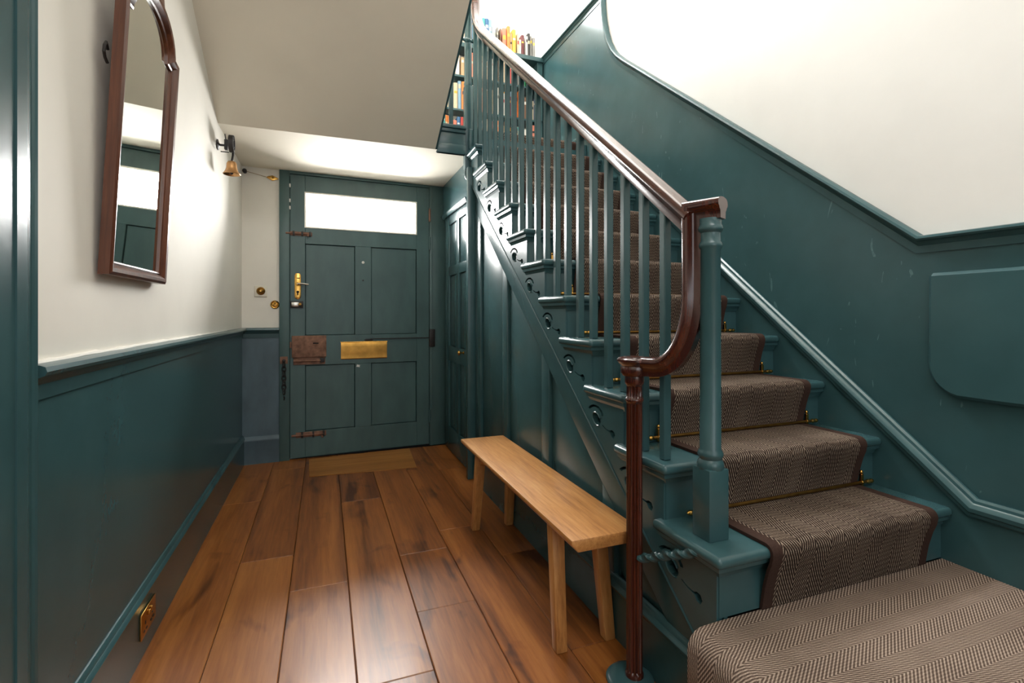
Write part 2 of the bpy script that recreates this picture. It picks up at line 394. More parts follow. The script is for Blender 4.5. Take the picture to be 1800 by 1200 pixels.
# iron rim lock
rl = D(MB().box(fx(-.235), fx(.012), YD0 - .026, YD0, .785, .951), 'rim_lock', 'rust', bevel=.003); rl['label'] = 'rusty iron rim lock case'
D(MB().box(fx(-.224), fx(.004), YD0 - .012, YD0, .728, .784), 'bolt_plate', 'rust', rl, bevel=.002)
D(MB().tube([(fx(-.224), YD0 - .018, .757), (fx(-.03), YD0 - .018, .757)], .007), 'slide_bolt', 'rust', rl)
D(MB().box(fx(-.035), fx(.0), YD0 - .02, YD0 - .01, .74, .775), 'keeper', 'black_iron', rl, bevel=.002)
D(MB().lathe([(.022, YD0 - .0265), (.022, YD0 - .029), (.012, YD0 - .030)], (fx(-.062), 0, .893), 16, 'y'), 'key_rose', 'rust', rl)
D(MB().box(fx(-.085), fx(-.045), YD0 - .031, YD0 - .0295, .888, .897), 'keyhole', 'dark_hole', rl)
D(MB().box(fx(-.250), fx(-.237), YD0 - .020, YD0 - .004, .86, .905), 'strike', 'rust', rl, bevel=.002)
# brass lever handle on plate
pl = D(MB().prism([(fx(-.193) + .0225 * math.cos(a), 1.2545 + .0225 * math.sin(a)) for a in [PI + PI * i / 8 for i in range(9)]] + [(fx(-.1705), 1.415), (fx(-.178), 1.432), (fx(-.208), 1.432), (fx(-.2155), 1.415)], 'y', YD0 - .006, YD0), 'handle_plate', 'brass', bevel=.0015)
D(MB().lathe([(.012, YD0), (.011, YD0 - .03), (.008, YD0 - .034)], (fx(-.195), 0, 1.349), 14, 'y'), 'spindle', 'brass', pl)
D(MB().tube([(fx(-.197), YD0 - .036, 1.349), (fx(-.16), YD0 - .040, 1.351), (fx(-.118), YD0 - .034, 1.345)], .007, 8), 'lever', 'steel', pl)
D(MB().lathe([(.010, YD0 - .006), (.009, YD0 - .009)], (fx(-.193), 0, 1.288), 14, 'y').box(fx(-.198), fx(-.188), YD0 - .0085, YD0 - .006, 1.262, 1.285), 'keyhole', 'dark_hole', pl)
D(MB().box(fx(-.2), fx(-.178), YD0 - .009, YD0 - .005, 1.392, 1.398), 'snib', 'dark_hole', pl)
# night latch below it
nl = D(MB().box(fx(-.245), fx(-.155), YD0 - .020, YD0, 1.166, 1.218), 'night_latch', 'black_iron', bevel=.003)
D(MB().box(fx(-.238), fx(-.185), YD0 - .024, YD0 - .019, 1.176, 1.209), 'latch_plate', 'steel', nl, bevel=.002)
D(MB().lathe([(.011, YD0 - .02), (.011, YD0 - .03), (.006, YD0 - .033)], (fx(-.178), 0, 1.193), 12, 'y').box(fx(-.186), fx(-.168), YD0 - .040, YD0 - .03, 1.188, 1.198), 'thumb_turn', 'brass_dull', nl)
# slide bolts top and bottom
def bolt(x0, x1, z0, z1):
    b = D(MB().box(x0 + .03, x1, YD0 - .006, YD0, z0, z1), 'slide_bolt', 'rust', bevel=.0015)
    D(MB().tube([(x0, YD0 - .012, (z0 + z1) / 2), (x1 - .02, YD0 - .012, (z0 + z1) / 2)], (z1 - z0) * .22), 'bolt_rod', 'rust', b)
    for f in (.3, .62, .92):
        xx = x0 + (x1 - x0) * f
        D(MB().box(xx - .007, xx + .007, YD0 - .020, YD0, z0 - .003, z1 + .003), 'staple', 'black_iron', b, bevel=.002)
    D(MB().lathe([(.006, YD0 - .012), (.005, YD0 - .028), (.009, YD0 - .034), (.006, YD0 - .038)], (x1 - .03, 0, z0), 10, 'y'), 'bolt_knob', 'rust', b)
bolt(fx(-.278), fx(-.09), 1.722, 1.752)
bolt(fx(-.237), fx(.012), .166, .206)
# spy hole, plug, white paper scrap, door bar
D(MB().lathe([(.011, YD0), (.011, YD0 - .004), (.006, YD0 - .006)], (fx(.292), 0, 1.535), 14, 'y'), 'spy_hole', 'paper_white')
D(MB().lathe([(.007, YD0 + .001), (.007, YD0 - .003)], (fx(.292), 0, 1.39), 12, 'y'), 'bolt_plug', 'black_iron')
D(MB().prism([(fx(.24), .694), (fx(.27), .69), (fx(.262), .70), (fx(.272), .706), (fx(.245), .712)], 'y', YD0 - .001, YD0), 'paint_chip', 'paper_white', smooth=False)
D(MB().box(PX[2] - .01, DX1 + .01, YD0 - .012, YD0 - .004, .915, .921), 'stay_bar', 'black_iron')
D(MB().box(DX1 - .004, DX1 + .045, YD0 - .032, YD0 - .01, .84, .99), 'stay_catch', 'black_iron', bevel=.006)
for z in (1.96, 1.72, .25):
    D(MB().tube([(DX1 + .002, YD0 - .012, z - .055), (DX1 + .002, YD0 - .012, z + .055)], .009), 'hinge', 'rust' if z > 1.8 else 'teal_door')
for z in (2.10, 1.985, 1.93):   # paint chips on the meeting edge
    D(MB().box(DX0 - .006, DX0 + .004, YD0 - .0125, YD0 + .002, z - .012, z + .014), 'paint_chip', 'paper_white', smooth=False)

# security chain hanging on the frame
dc = empty('door_chain', (fx(0), 0, 0), keep=False); front(dc)
tag(dc, 'black iron door chain hanging from the frame beside the rusty lock', 'chain')
cx, cz, cy = fx(-.289), .765, -.030
MB().box(cx - .028, cx + .026, -.026, -.021, cz - .025, cz + .03).build('chain_plate', 'rust', dc, bevel=.002)
MB().lathe([(.009, -.026), (.009, -.040), (.012, -.044), (.008, -.048)], (cx, 0, cz), 10, 'y').build('chain_stud', 'black_iron', dc)
for i in range(7):
    z = cz - .03 - i * .034
    pts = []
    for j in range(15):
        a = 2 * PI * j / 14; u, w = .0135 * math.cos(a), .0235 * math.sin(a)
        pts.append((cx + u, cy - .012, z + w) if i % 2 else (cx + u * .55, cy - .012 - u * .8, z + w))
    MB().tube(pts, .0044, 6).build('link', 'black_iron', dc)
MB().tube([(cx, cy - .008, cz - .27), (cx + .004, cy - .008, cz - .285), (cx, cy - .008, cz - .30)], .005, 6).build('end_pin', 'black_iron', dc)

# round brass dolly switch on a pale square plate
sw = empty('light_switch', keep=False); front(sw); tag(sw, 'round aged brass push switch on a pale square plate by the door', 'switch')
MB().box(fx(-.489), fx(-.405), -.010, .0, 1.248, 1.33).build('back_plate', 'white_plastic', sw, bevel=.002)
MB().lathe([(.030, -.010), (.029, -.016), (.022, -.019), (.018, -.017), (.014, -.020), (.008, -.021)], (fx(-.447), 0, 1.291), 24, 'y').build('switch_rose', 'brass_dull', sw)
MB().lathe([(.008, -.018), (.008, -.030), (.005, -.033)], (fx(-.447), 0, 1.291), 14, 'y').build('button', 'brass', sw)
# brass pulley rose for the bell wire, beside the door frame
pr_ = empty('bell_pulley', keep=False); front(pr_); tag(pr_, 'small bright brass bell wire pulley on cream wall beside door frame', 'pulley')
MB().lathe([(.032, 0), (.032, -.006), (.026, -.012), (.020, -.010), (.016, -.018), (.008, -.020)], (fx(-.352), 0, 1.19), 20, 'y').build('rose', 'brass', pr_)
MB().box(fx(-.358), fx(-.344), -.030, -.016, 1.19, 1.215).build('wire_guide', 'brass_dull', pr_, bevel=.002)
# brass crank at the top with its wire
ck = empty('bell_crank', keep=False); front(ck); tag(ck, 'diamond shaped brass bell crank high on wall left of door', 'bell crank')
MB().prism([(fx(-.412), 2.148), (fx(-.395), 2.158), (fx(-.368), 2.166), (fx(-.338), 2.152), (fx(-.325), 2.142), (fx(-.338), 2.136), (fx(-.368), 2.124), (fx(-.395), 2.138)], 'y', -.016, -.006).build('crank_plate', 'brass', ck, bevel=.003)
MB().lathe([(.008, 0), (.008, -.018), (.005, -.021)], (fx(-.366), 0, 2.147), 12, 'y').build('pivot', 'brass_dull', ck)
MB().lathe([(.014, 0), (.011, -.02), (.016, -.035), (.006, -.05)], (fx(-.553), 0, 2.175), 10, 'y').build('wire_stud', 'black_iron', ck)
MB().tube([(fx(-.553), -.03, 2.175), (fx(-.412), -.012, 2.15)], .0016, 6).build('bell_wire', 'brass_dull', ck)
MB().tube([(fx(-.332), -.010, 2.138), (fx(-.340), -.010, 1.21)], .0016, 6).build('bell_wire', 'cream', ck)

# ================================================================== CEILINGS over the hall
c1 = MB().prism([(XL - .02, 3.255), (.898, 3.255), (.898, 3.32), (XP + .01, 3.32), (XP + .01, 4.34), (XL - .02, 4.34)], 'z', CEILZ, CEILZ + .03).build('ceiling', 'cream_ceiling', smooth=False)
struct(c1, 'low flat cream ceiling under the landing by the front door', 'ceiling')
XU = .69                                          # outer string of the upper flight
SL = .60
def soz(y): return CEILZ + SL * (3.255 - y)
yt = .35
c2 = MB().prism([(3.255, CEILZ), (yt, soz(yt)), (yt, soz(yt) + .05), (3.255, CEILZ + .05)], 'x', XL - .02, XU).build('ceiling_slope', 'cream_ceiling', smooth=False)
struct(c2, 'sloping cream soffit under the upper flight of stairs', 'soffit')
o = MB().prism([(3.255, CEILZ), (yt, soz(yt)), (yt, soz(yt) + .34), (3.255, CEILZ + .34)], 'x', XU, XU + .012).build('trim_4', 'teal', smooth=False)
struct(o, 'teal outer string along the edge of the sloping soffit', 'string board')
o = MB().box(XL - .02, XR + .05, YB, yt + .05, soz(yt), soz(yt) + .08).build('ceiling_rear', 'cream_ceiling', smooth=False)
struct(o, 'cream ceiling of the hall behind the viewer', 'ceiling')
o = MB().box(XL - .2, XR + .2, yt - .6, 4.6, TOPZ, TOPZ + .06).build('ceiling_top', 'cream_ceiling', smooth=False)
struct(o, 'cream ceiling at the top of the stairwell', 'ceiling')
o = MB().box(XL - .2, XR + .2, yt - .08, yt, soz(yt) + .08, TOPZ).build('wall_upper', 'cream', smooth=False)
struct(o, 'cream wall closing the upper stairwell', 'wall')
m = MB().box(XL - .2, -.45, YB - .12, YB, 0, 4.1).box(1.55, XR + .2, YB - .12, YB, 0, 4.1).box(-.45, 1.55, YB - .12, YB, 0, .8).box(-.45, 1.55, YB - .12, YB, 2.95, 4.1)  # unseen rear wall; its opening is invented to go with the rear fill
o = m.build('wall_back', 'cream', smooth=False); struct(o, 'cream rear wall with an added opening behind the viewer', 'wall')

# ================================================================== RIGHT WALL
wr = MB().box(XR + .012, XR + .18, YB, 4.4, 0, TOPZ).build('wall_right', 'white_wall', smooth=False)
struct(wr, 'white upper and teal lower stairwell wall on the right', 'wall')
# dado line of the right wall: level, up the slope, swept ramp, level on the landing
dl = [(YB, 1.372), (1.052, 1.372), (2.78, 2.79)]
dl += [(2.86, 2.862), (2.915, 2.925), (2.965, 3.005), (3.005, 3.10), (3.032, 3.20), (3.047, 3.30), (3.054, 3.415)]
dl += [(4.30, 3.435)]
poly = [(YB, 0)] + dl + [(4.30, 0)]
MB().prism(poly, 'x', XR, XR + .02).build('dado_panel', 'teal_scuffed', wr, smooth=False)
RD = [(a * .9, b * .74) for a, b in DADO]
# nrm +x, tangent +y -> b is +z ; profile mirrored so it stands out towards -x
o = MB().sweep([(XR + .004, y, z - .004) for y, z in dl], [(-a, b) for a, b in RD], (1, 0, 0)).build('trim_5', 'teal', ang=30)
struct(o, 'teal dado rail climbing the right wall above the stairs', 'dado rail')
# wall string with moulding
sl = [(YB, .535), (.905, .535), (LANDY + .02, .535 + .812 * (LANDY + .02 - .905)), (LANDY + .30, .535 + .812 * (LANDY + .02 - .905))]
poly = [(YB, 0)] + sl + [(4.1, sl[-1][1]), (4.1, 2.0)]
o = MB().prism([(YB, 0)] + sl + [(LANDY + .3, 2.1), (LANDY, 2.1), (1.05, .30), (.4, 0)], 'x', XR - .016, XR + .005).build('baseboard_right', 'teal', smooth=False)
struct(o, 'teal wall string board beside the carpeted treads', 'string board')
SM = [(0, -.034), (.018, -.034), (.024, -.028), (.024, -.020), (.034, -.014), (.036, -.002), (.028, .008), (.020, .012), (.018, .020), (.010, .026), (0, .026)]
o = MB().sweep([(XR - .008, y, z) for y, z in sl], [(-a * .8, b) for a, b in SM], (1, 0, 0)).build('trim_6', 'teal', ang=30)
struct(o, 'moulded teal capping on top of the right wall string', 'moulding')
# folded-down flap hinged on the right wall
fp = [(.25, .855), (.86, .856)] + [(1.024 - .10 + .10 * math.cos(a), .955 + .10 * math.sin(a)) for a in [-PI / 2 + PI / 2 * i / 8 for i in range(1, 9)]] + [(1.022, 1.252), (.25, 1.258)]
fo = empty('wall_flap', (XR - .02, .7, .855)); tag(fo, 'teal folding table flap with rounded corner hanging on right wall', 'wall flap')
MB().prism(fp, 'x', XR - .026, XR - .001).build('flap_board', 'teal_wall', fo, bevel=.010, seg=1)

# ================================================================== PANELLING under the stair
def strlow(y): return .423 + .806 * (y - 1.282)
def panup(y): return strlow(y) - .165
wp = MB().prism([(.60, 0), (4.20, 0), (4.20, CEILZ + .02), (3.22, CEILZ + .02), (3.22, strlow(3.22) + .02), (1.0, strlow(1.0) + .02), (.60, .1)], 'x', XP + .02, XP + .06).build('wall_stair', 'teal', smooth=False)
struct(wp, 'teal panelling under the staircase along the hall', 'panelling')
MB().prism([(.9, panup(.9)), (3.22, panup(3.22)), (3.22, strlow(3.22) + .02), (.9, strlow(.9) + .02)], 'x', XP, XP + .02).build('sloping_rail', 'teal', wp, bevel=.003)
for y0, y1 in ((3.10, 3.21), (2.595, 2.675), (2.045, 2.125), (1.50, 1.58)):
    MB().prism([(y0, .19), (y1, .19), (y1, panup(y1) + .01), (y0, panup(y0) + .01)], 'x', XP, XP + .02).build('stile', 'teal', wp, bevel=.003)
for y0, y1 in ((2.69, 3.085), (2.14, 2.58), (1.595, 2.03), (1.0, 1.485)):
    top0, top1 = panup(y0) - .012, panup(y1) - .012
    if top0 < .22:
        y0 = 1.282 + (.22 + .165 + .012 - .423) / .806; top0 = .225
    MB().prism([(y0, .20), (y1, .20), (y1, top1), (y0, top0)], 'x', XP + .0175, XP + .022).build('panel', 'teal', wp, bevel=.002)
MB().box(XP, XP + .02, 3.21, 4.2, 1.94, CEILZ).build('frieze', 'teal', wp, smooth=False)
bp = MB().sweep([(XP + .015, 3.2, .19), (XP + .015, .70, .19)], [(0, -.19), (.030, -.19)] + [(a * 1.2 + .008, b) for a, b in SKIRT_TOP[1:]], (-1, 0, 0)).build('baseboard_stair', 'teal')
struct(bp, 'dark teal skirting at the foot of the stair panelling', 'skirting')
# cupboard door under the landing
d2 = empty('door_2', (XP, 3.8, 0)); struct(d2, 'narrow teal panelled cupboard door under the landing beside front door', 'cupboard door')
CY = [3.405, 3.425, 3.645, 3.745, 3.985, 4.12]
CZ = [(.20, .74), (.86, 1.43), (1.505, 1.845)]
MB().box(XP - .0, XP + .02, CY[0], CY[1] + .03, .01, 1.915).build('stile', 'teal', d2, bevel=.002)
MB().box(XP - .0, XP + .02, CY[4] - .01, CY[5], .01, 1.915).build('stile', 'teal', d2, bevel=.002)
MB().box(XP - .0, XP + .02, CY[2] + .01, CY[3] - .01, .2, 1.85).build('muntin', 'teal', d2, bevel=.002)
for a, b in ((.01, .20), (.74, .86), (1.43, 1.505), (1.845, 1.915)):
    MB().box(XP - .0005, XP + .02, CY[1], CY[4], a, b).build('rail', 'teal', d2, bevel=.002)
for a, b in CZ:
    for c, d in ((CY[1] + .033, CY[2] + .007), (CY[3] - .007, CY[4] - .013)):
        MB().box(XP + .011, XP + .022, c, d, a + .003, b - .003).build('panel', 'teal', d2, bevel=.002)
kb = MB().lathe([(.012, XP + .001), (.012, XP - .004), (.006, XP - .008), (.006, XP - .02), (.014, XP - .026), (.018, XP - .036), (.014, XP - .046), (.004, XP - .050)], (0, 3.51, .834), 18, 'x').build('knob', 'brass', d2)
kb['label'] = 'round brass knob'
o = MB().sweep([(XP + .004, 4.16, 1.935), (XP + .004, 3.39, 1.935)], [(0, -.016), (.018, -.016), (.026, -.004), (.030, .008), (.030, .014), (0, .016)], (-1, 0, 0)).build('trim_7', 'teal')
struct(o, 'teal moulding above the under stair cupboard door', 'moulding')
o = MB().box(XP - .050, XP + .03, 3.222, 3.262, 0, CEILZ - .1).build('trim_8', 'teal', bevel=.004)
struct(o, 'dark teal post between cupboard door and stair panelling', 'post')

# ================================================================== STAIRCASE
st = empty('staircase', (1.38, YS, 0)); tag(st, 'teal painted staircase with slim square balusters and mahogany handrail', 'staircase')
RXE = XR - .014
def yk(i): return YS + i * G
def zk(i): return Z0 + i * RISE
# treads with rounded nosing and return, cove mould beneath, riser
TT = .030
trd = MB().box(0, RXE - XS, 0, G + .062, -TT, 0).mesh('tread', 'teal', bevel=.013, seg=4)
cove = [(0, -.034), (.005, -.034), (.007, -.027), (.012, -.020), (.015, -.015), (.023, -.013), (.025, 0), (0, 0)]
mc = MB()
x_in, y_in = .034, SIN
path = [(RXE - XS, y_in, -TT + .002), (x_in, y_in, -TT + .002), (x_in, G + .048, -TT + .002)]
# profile: a up, b outwards -> sweep in a level plane
mc.sweep(path, [(b, a) for a, b in cove], (0, 0, 1))
cov = mc.mesh('cove_mould', 'teal', ang=30)
ris = MB().box(0, RXE - XS - .034, 0, .02, 0, RISE - TT + .004).mesh('riser', 'teal', smooth=False)
def put(name, me, loc, parent=st):
    o = link(name, me, parent); o.location = loc; return o
for i in range(0, NT_ + 1):
    if i < NT_:
        t = put('tread', trd, (XS, yk(i), zk(i)))
        put('cove_mould', cov, (XS, yk(i), zk(i)), st)
    put('riser', ris, (XS + .034, yk(i) + SIN, zk(i) - RISE))
# cut string with a pierced scroll under every tread
def plate_with_holes(outer, holes, x0, x1):
    bm = bmesh.new(); es = []
    for loop in [outer] + holes:
        vs_ = [bm.verts.new((x0, y, z)) for y, z in loop]
        es += [bm.edges.new((vs_[i], vs_[(i + 1) % len(vs_)])) for i in range(len(vs_))]
    bmesh.ops.triangle_fill(bm, use_beauty=True, use_dissolve=False, edges=es)
    ex = bmesh.ops.extrude_face_region(bm, geom=bm.faces[:])
    bmesh.ops.translate(bm, vec=(x1 - x0, 0, 0), verts=[v for v in ex['geom'] if isinstance(v, bmesh.types.BMVert)])
    bmesh.ops.recalc_face_normals(bm, faces=bm.faces)
    me = bpy.data.meshes.new('string'); bm.to_mesh(me); bm.free(); me.materials.append(MATS['teal']); return me
def ell(cy, cz, ry, rz, n=14, a0=0, a1=2 * PI, tilt=0):
    out = []
    for i in range(n):
        a = a0 + (a1 - a0) * i / (n if a1 - a0 > 6.2 else n - 1)
        u, w = ry * math.cos(a), rz * math.sin(a)
        out.append((cy + u * math.cos(tilt) - w * math.sin(tilt), cz + u * math.sin(tilt) + w * math.cos(tilt)))
    return out
def crescent(cy, cz, a0, a1, n=10):
    return ell(cy, cz, .058, .037, n, a0, a1) + ell(cy, cz, .044, .029, n, a0, a1)[::-1]
pts = [(.93, strlow(.93))]
holes = []
for i in range(0, NT_):
    yr = yk(i) + SIN + .002
    pts += [(yr, zk(i) - RISE - .02 if i else .2), (yr, zk(i) - TT)]
    b_y, b_z = yk(i) + SIN, zk(i) - RISE
    if i == NT_ - 1: continue
    holes.append(ell(b_y + .172, b_z + .052, .027, .019, 14, tilt=.5))
    holes.append(crescent(b_y + .184, b_z + .064, .5, 3.0))
    holes.append([(b_y + .060, b_z + .004), (b_y + .074, b_z + .008), (b_y + .084, b_z + .020), (b_y + .110, b_z + .024), (b_y + .136, b_z + .034), (b_y + .134, b_z + .0375), (b_y + .108, b_z + .028), (b_y + .084, b_z + .027), (b_y + .074, b_z + .032), (b_y + .060, b_z + .030), (b_y + .052, b_z + .018)])
pts += [(LANDY + SIN, zk(NT_ - 1) - TT), (LANDY + SIN, strlow(LANDY + SIN))]
link('string', plate_with_holes(pts, holes, XP - .020, XP - .002), st)
MB().prism(pts, 'x', XP + .004, XP + .016).build('string_backing', 'teal', st, smooth=False)
rim = MB(); rim.sweep([(0, y, z) for y, z in ell(.172, .052, .029, .021, 16, -2.6, 2.2, tilt=.5)], [(-.003, -.0025), (.0, -.0025), (.0, .0025), (-.003, .0025), (-.005, 0)], (1, 0, 0))
rim = rim.mesh('scroll_rim', 'teal')
for i in range(NT_ - 1):
    put('scroll_rim', rim, (XP - .020, yk(i) + SIN, zk(i) - RISE))
MB().sweep([(XP - .018, .95, strlow(.95)), (XP - .018, 3.225, strlow(3.225))], [(.016, -.004), (-.004, -.004), (-.006, 0), (-.004, .004), (.016, .004)], (1, 0, 0)).build('string_bead', 'teal', st)
# landing
MB().box(XP - .03, RXE, LANDY + .0, 4.26, CEILZ + .031, LANDZ).build('landing', 'teal', st, bevel=.01, seg=3)
MB().box(XL, XP - .031, LANDY + .02, 4.2, CEILZ + .031, LANDZ).build('landing', 'teal', st, smooth=False)
fsc = MB().box(XU + .012, XP - .055, LANDY - .012, LANDY + .02, CEILZ - .012, LANDZ - .03)
fsc.box(XU + .012, XP - .055, LANDY - .034, LANDY + .02, LANDZ - .024, LANDZ)
fsc.box(XU + .012, XP - .055, LANDY - .024, LANDY + .02, LANDZ - .048, LANDZ - .024)
fsc.box(XU + .012, XP - .055, LANDY - .018, LANDY + .02, CEILZ - .012, CEILZ + .05)
fsc.build('landing_fascia', 'teal', st, bevel=.003)
# balusters
def railtop(y): return 1.449 + .80 * (y - 1.15)
BX = .955
for i in range(1, NT_):
    for d in (.055, .160):
        y = yk(i) + d; zb = zk(i); zt = railtop(y) - .062 + max(0, y - 3.05) * .25
        MB().box(BX - .013, BX + .013, y - .013, y + .013, zb, zt).build('baluster', 'teal', st, bevel=.003, seg=1)
for x, y in ((.80, LANDY + .0),):
    MB().box(x - .013, x + .013, y - .013, y + .013, LANDZ, LANDZ + .75).build('baluster', 'teal', st, bevel=.003, seg=1)
# lower newel: square base, slim column with rings
NX, NY = .985, 1.068
nb = MB().box(NX - .033, NX + .033, NY - .033, NY + .033, Z0, .703).build('newel_post', 'teal', st, bevel=.003)
MB().lathe([(.034, .700), (.036, .710), (.033, .720), (.029, .726), (.033, .734), (.034, .741), (.031, .748), (.028, .754), (.0265, 1.295), (.030, 1.300), (.0315, 1.306), (.030, 1.312), (.0265, 1.317), (.026, 1.340), (.031, 1.345), (.033, 1.352), (.031, 1.359), (.029, 1.362), (.029, 1.379)], (NX, NY, 0), 28).build('newel_column', 'teal', nb)
# landing newel with drop
LX, LY = .93, LANDY + .035
nl2 = MB().box(LX - .028, LX + .028, LY - .028, LY + .028, CEILZ - .10, LANDZ + .30).build('landing_newel', 'teal', st, bevel=.003)
MB().lathe([(.027, LANDZ + .30), (.031, LANDZ + .315), (.027, LANDZ + .33), (.026, LANDZ + .345), (.0255, LANDZ + 1.15)], (LX, LY, 0), 24).build('newel_column', 'teal', nl2)
MB().lathe([(.010, CEILZ - .17), (.022, CEILZ - .155), (.028, CEILZ - .13), (.024, CEILZ - .10)], (LX, LY, 0), 20).build('newel_drop', 'teal', nl2)
# handrail profile: a sideways, b up (moulded toad-back)
HR = [(-.017, -.031), (.017, -.031), (.018, -.010), (.021, -.006), (.024, -.004), (.026, .002), (.031, .006), (.033, .013), (.031, .021), (.024, .028), (.012, .031), (0, .032), (-.012, .031), (-.024, .028), (-.031, .021), (-.033, .013), (-.031, .006), (-.026, .002), (-.024, -.004), (-.021, -.006), (-.018, -.010)]
hp = [(1.112, railtop(1.112) - .042), (3.0, railtop(3.0) - .042), (3.06, 2.937), (3.115, 2.988), (3.165, 3.045), (3.205, 3.105), (3.232, 3.17), (3.247, 3.25), (3.252, 3.34), (3.253, 3.7)]
rail = MB().sweep([(BX + .004, y, z) for y, z in hp], HR, (1, 0, 0)).build('handrail', 'mahogany', st, ang=40)
rail['label'] = 'polished dark mahogany handrail'
# lower handrail ending: level block over the newel, drop, curve out to the fluted column
CXc, CYc = .886, 1.279
dv = Vector((CXc - NX, CYc - NY, 0)); LEN = dv.length; dv.normalize()
def Q(s_, z): p = Vector((NX, NY, 0)) + dv * s_; return (p.x, p.y, z)
zc, sc_ = 1.405, .046
path = [Q(-.034, zc), Q(sc_, zc), Q(sc_, 1.17)]
ea, eb = .115, .207
for i in range(1, 13):
    a = PI / 2 * i / 12
    path.append(Q(sc_ + ea * (1 - math.cos(a)), 1.17 - eb * math.sin(a)))
path.append(Q(LEN, 1.17 - eb))
nrm = Vector((0, 0, 1)).cross(dv) * -1
# nrm x dv must be +z
if nrm.cross(dv).z < 0: nrm = -nrm
HR2 = [(a * 1.0, b * .92) for a, b in HR]
MB().sweep(path, HR2, nrm).build('handrail_drop', 'mahogany_upright', st, ang=40)
zt = 1.17 - eb
MB().lathe([(.026, zt - .034), (.036, zt - .031), (.041, zt - .022), (.042, zt - .008), (.040, zt - .002), (.044, zt + .002), (.048, zt + .006), (.053, zt + .013), (.053, zt + .019), (.047, zt + .024), (.032, zt + .027), (.010, zt + .029)], (CXc, CYc, 0), 32).build('handrail_cap', 'mahogany_upright', st)
# fluted mahogany column on its teal foot
fc = MB().lathe([(.022, .012), (.028, .016), (.028, .024), (.025, .030), (.0245, .034, 1), (.0238, .845, 1), (.0238, .850), (.0265, .854), (.0275, .858), (.0265, .862), (.0238, .866), (.0236, .870, 1), (.0234, .898, 1), (.0234, .901), (.027, .906), (.029, .912), (.029, .928), (.028, zt - .028)], (CXc, CYc, 0), 120, flutes=12, fdepth=.0062).build('fluted_column', 'mahogany_upright', st, ang=50)
fc['label'] = 'slim fluted mahogany column standing on the floor'
MB().lathe([(.072, 0), (.072, .008), (.066, .014), (.05, .017), (.02, .018)], (CXc - .012, CYc + .006, 0), 36).build('column_foot', 'teal', fc)
# twisted tie bars
a, b = Vector((CXc + .004, CYc - .026, .385)), Vector((XS + .012, 1.035, .497))
MB().tube([a + (b - a) * (i / 40) for i in range(41)], .012, 10, twist=.42).build('twisted_bar', 'teal', st)
a, b = Vector((XU + .03, LANDY - .02, 2.985)), Vector((1.05, LANDY - .03, 2.975))
MB().tube([a + (b - a) * (i / 50) for i in range(51)], .012, 10, twist=.42).build('twisted_bar', 'teal', st)

# ================================================================== bottom platform with the coir mat
MZ = Z0 - RISE
pf = MB().box(.905, RXE - .004, -.40, yk(0) + SIN + .0, 0, MZ - .016).build('platform', 'teal', st, smooth=False)
def sheet(name, prof, x0, x1, nx, mat, thick, parent=None, axis='x', uvswap=False):
    """a cloth strip: cross-section polyline prof in (y,z) swept from x0 to x1 (axis x) with metre UVs"""
    L = [0]
    for p, q in zip(prof, prof[1:]): L.append(L[-1] + math.dist(p, q))
    nrm_ = []
    for i in range(len(prof)):
        a = prof[max(i - 1, 0)]; b = prof[min(i + 1, len(prof) - 1)]
        t = (b[0] - a[0], b[1] - a[1]); d = math.hypot(*t) or 1
        nrm_.append((-t[1] / d, t[0] / d))
    V = []; UV = []
    xs_ = [x0 + (x1 - x0) * j / nx for j in range(nx + 1)]
    for off in (thick, 0):
        for i, (p, n_) in enumerate(zip(prof, nrm_)):
            for x in xs_:
                if axis == 'x': V.append((x, p[0] + n_[0] * off, p[1] + n_[1] * off))
                else: V.append((p[0] + n_[0] * off, x, p[1] + n_[1] * off))
                UV.append((L[i], x) if uvswap else (x, L[i]))
    w = nx + 1; N = len(prof) * w; fs = []
    for i in range(len(prof) - 1):
        for j in range(nx):
            q = (i * w + j, i * w + j + 1, (i + 1) * w + j + 1, (i + 1) * w + j)
            fs.append(q); fs.append(tuple(N + k_ for k_ in q[::-1]))
    for i in range(len(prof) - 1):
        for j in (0, nx):
            q = (i * w + j, (i + 1) * w + j, N + (i + 1) * w + j, N + i * w + j); fs.append(q if j == 0 else q[::-1])
    for j in range(nx):
        for i in (0, len(prof) - 1):
            q = (i * w + j, i * w + j + 1, N + i * w + j + 1, N + i * w + j); fs.append(q)
    me = bpy.data.meshes.new(name); me.from_pydata(V, [], fs)
    u = me.uv_layers.new(name='UVMap')
    for lp in me.loops: u.data[lp.index].uv = UV[lp.vertex_index]
    bm = bmesh.new(); bm.from_mesh(me); bmesh.ops.recalc_face_normals(bm, faces=bm.faces); bm.to_mesh(me); bm.free()
    me.shade_smooth(); me.set_sharp_from_angle(angle=math.radians(50)); me.materials.append(MATS[mat])
    return link(name, me, parent)
# mat: over the platform and down its left side (profile in x,z; extruded along y)
mp_ = [(.862, .02), (.856, .12), (.850, .22), (.850, MZ - .05)] + [(.850 + .035 * (1 - math.cos(a)), MZ - .05 + .035 * math.sin(a)) for a in [PI / 2 * i / 6 for i in range(1, 7)]] + [(.93, MZ - .014), (1.2, MZ - .014), (1.6, MZ - .014), (RXE - .003, MZ - .014)]
mt = sheet('floor_mat', mp_, -.40, yk(0) + SIN - .004, 60, 'mat_weave', .012, None, axis='y', uvswap=False)
tag(mt, 'thick brown herringbone coir mat draped over the bottom platform', 'mat')

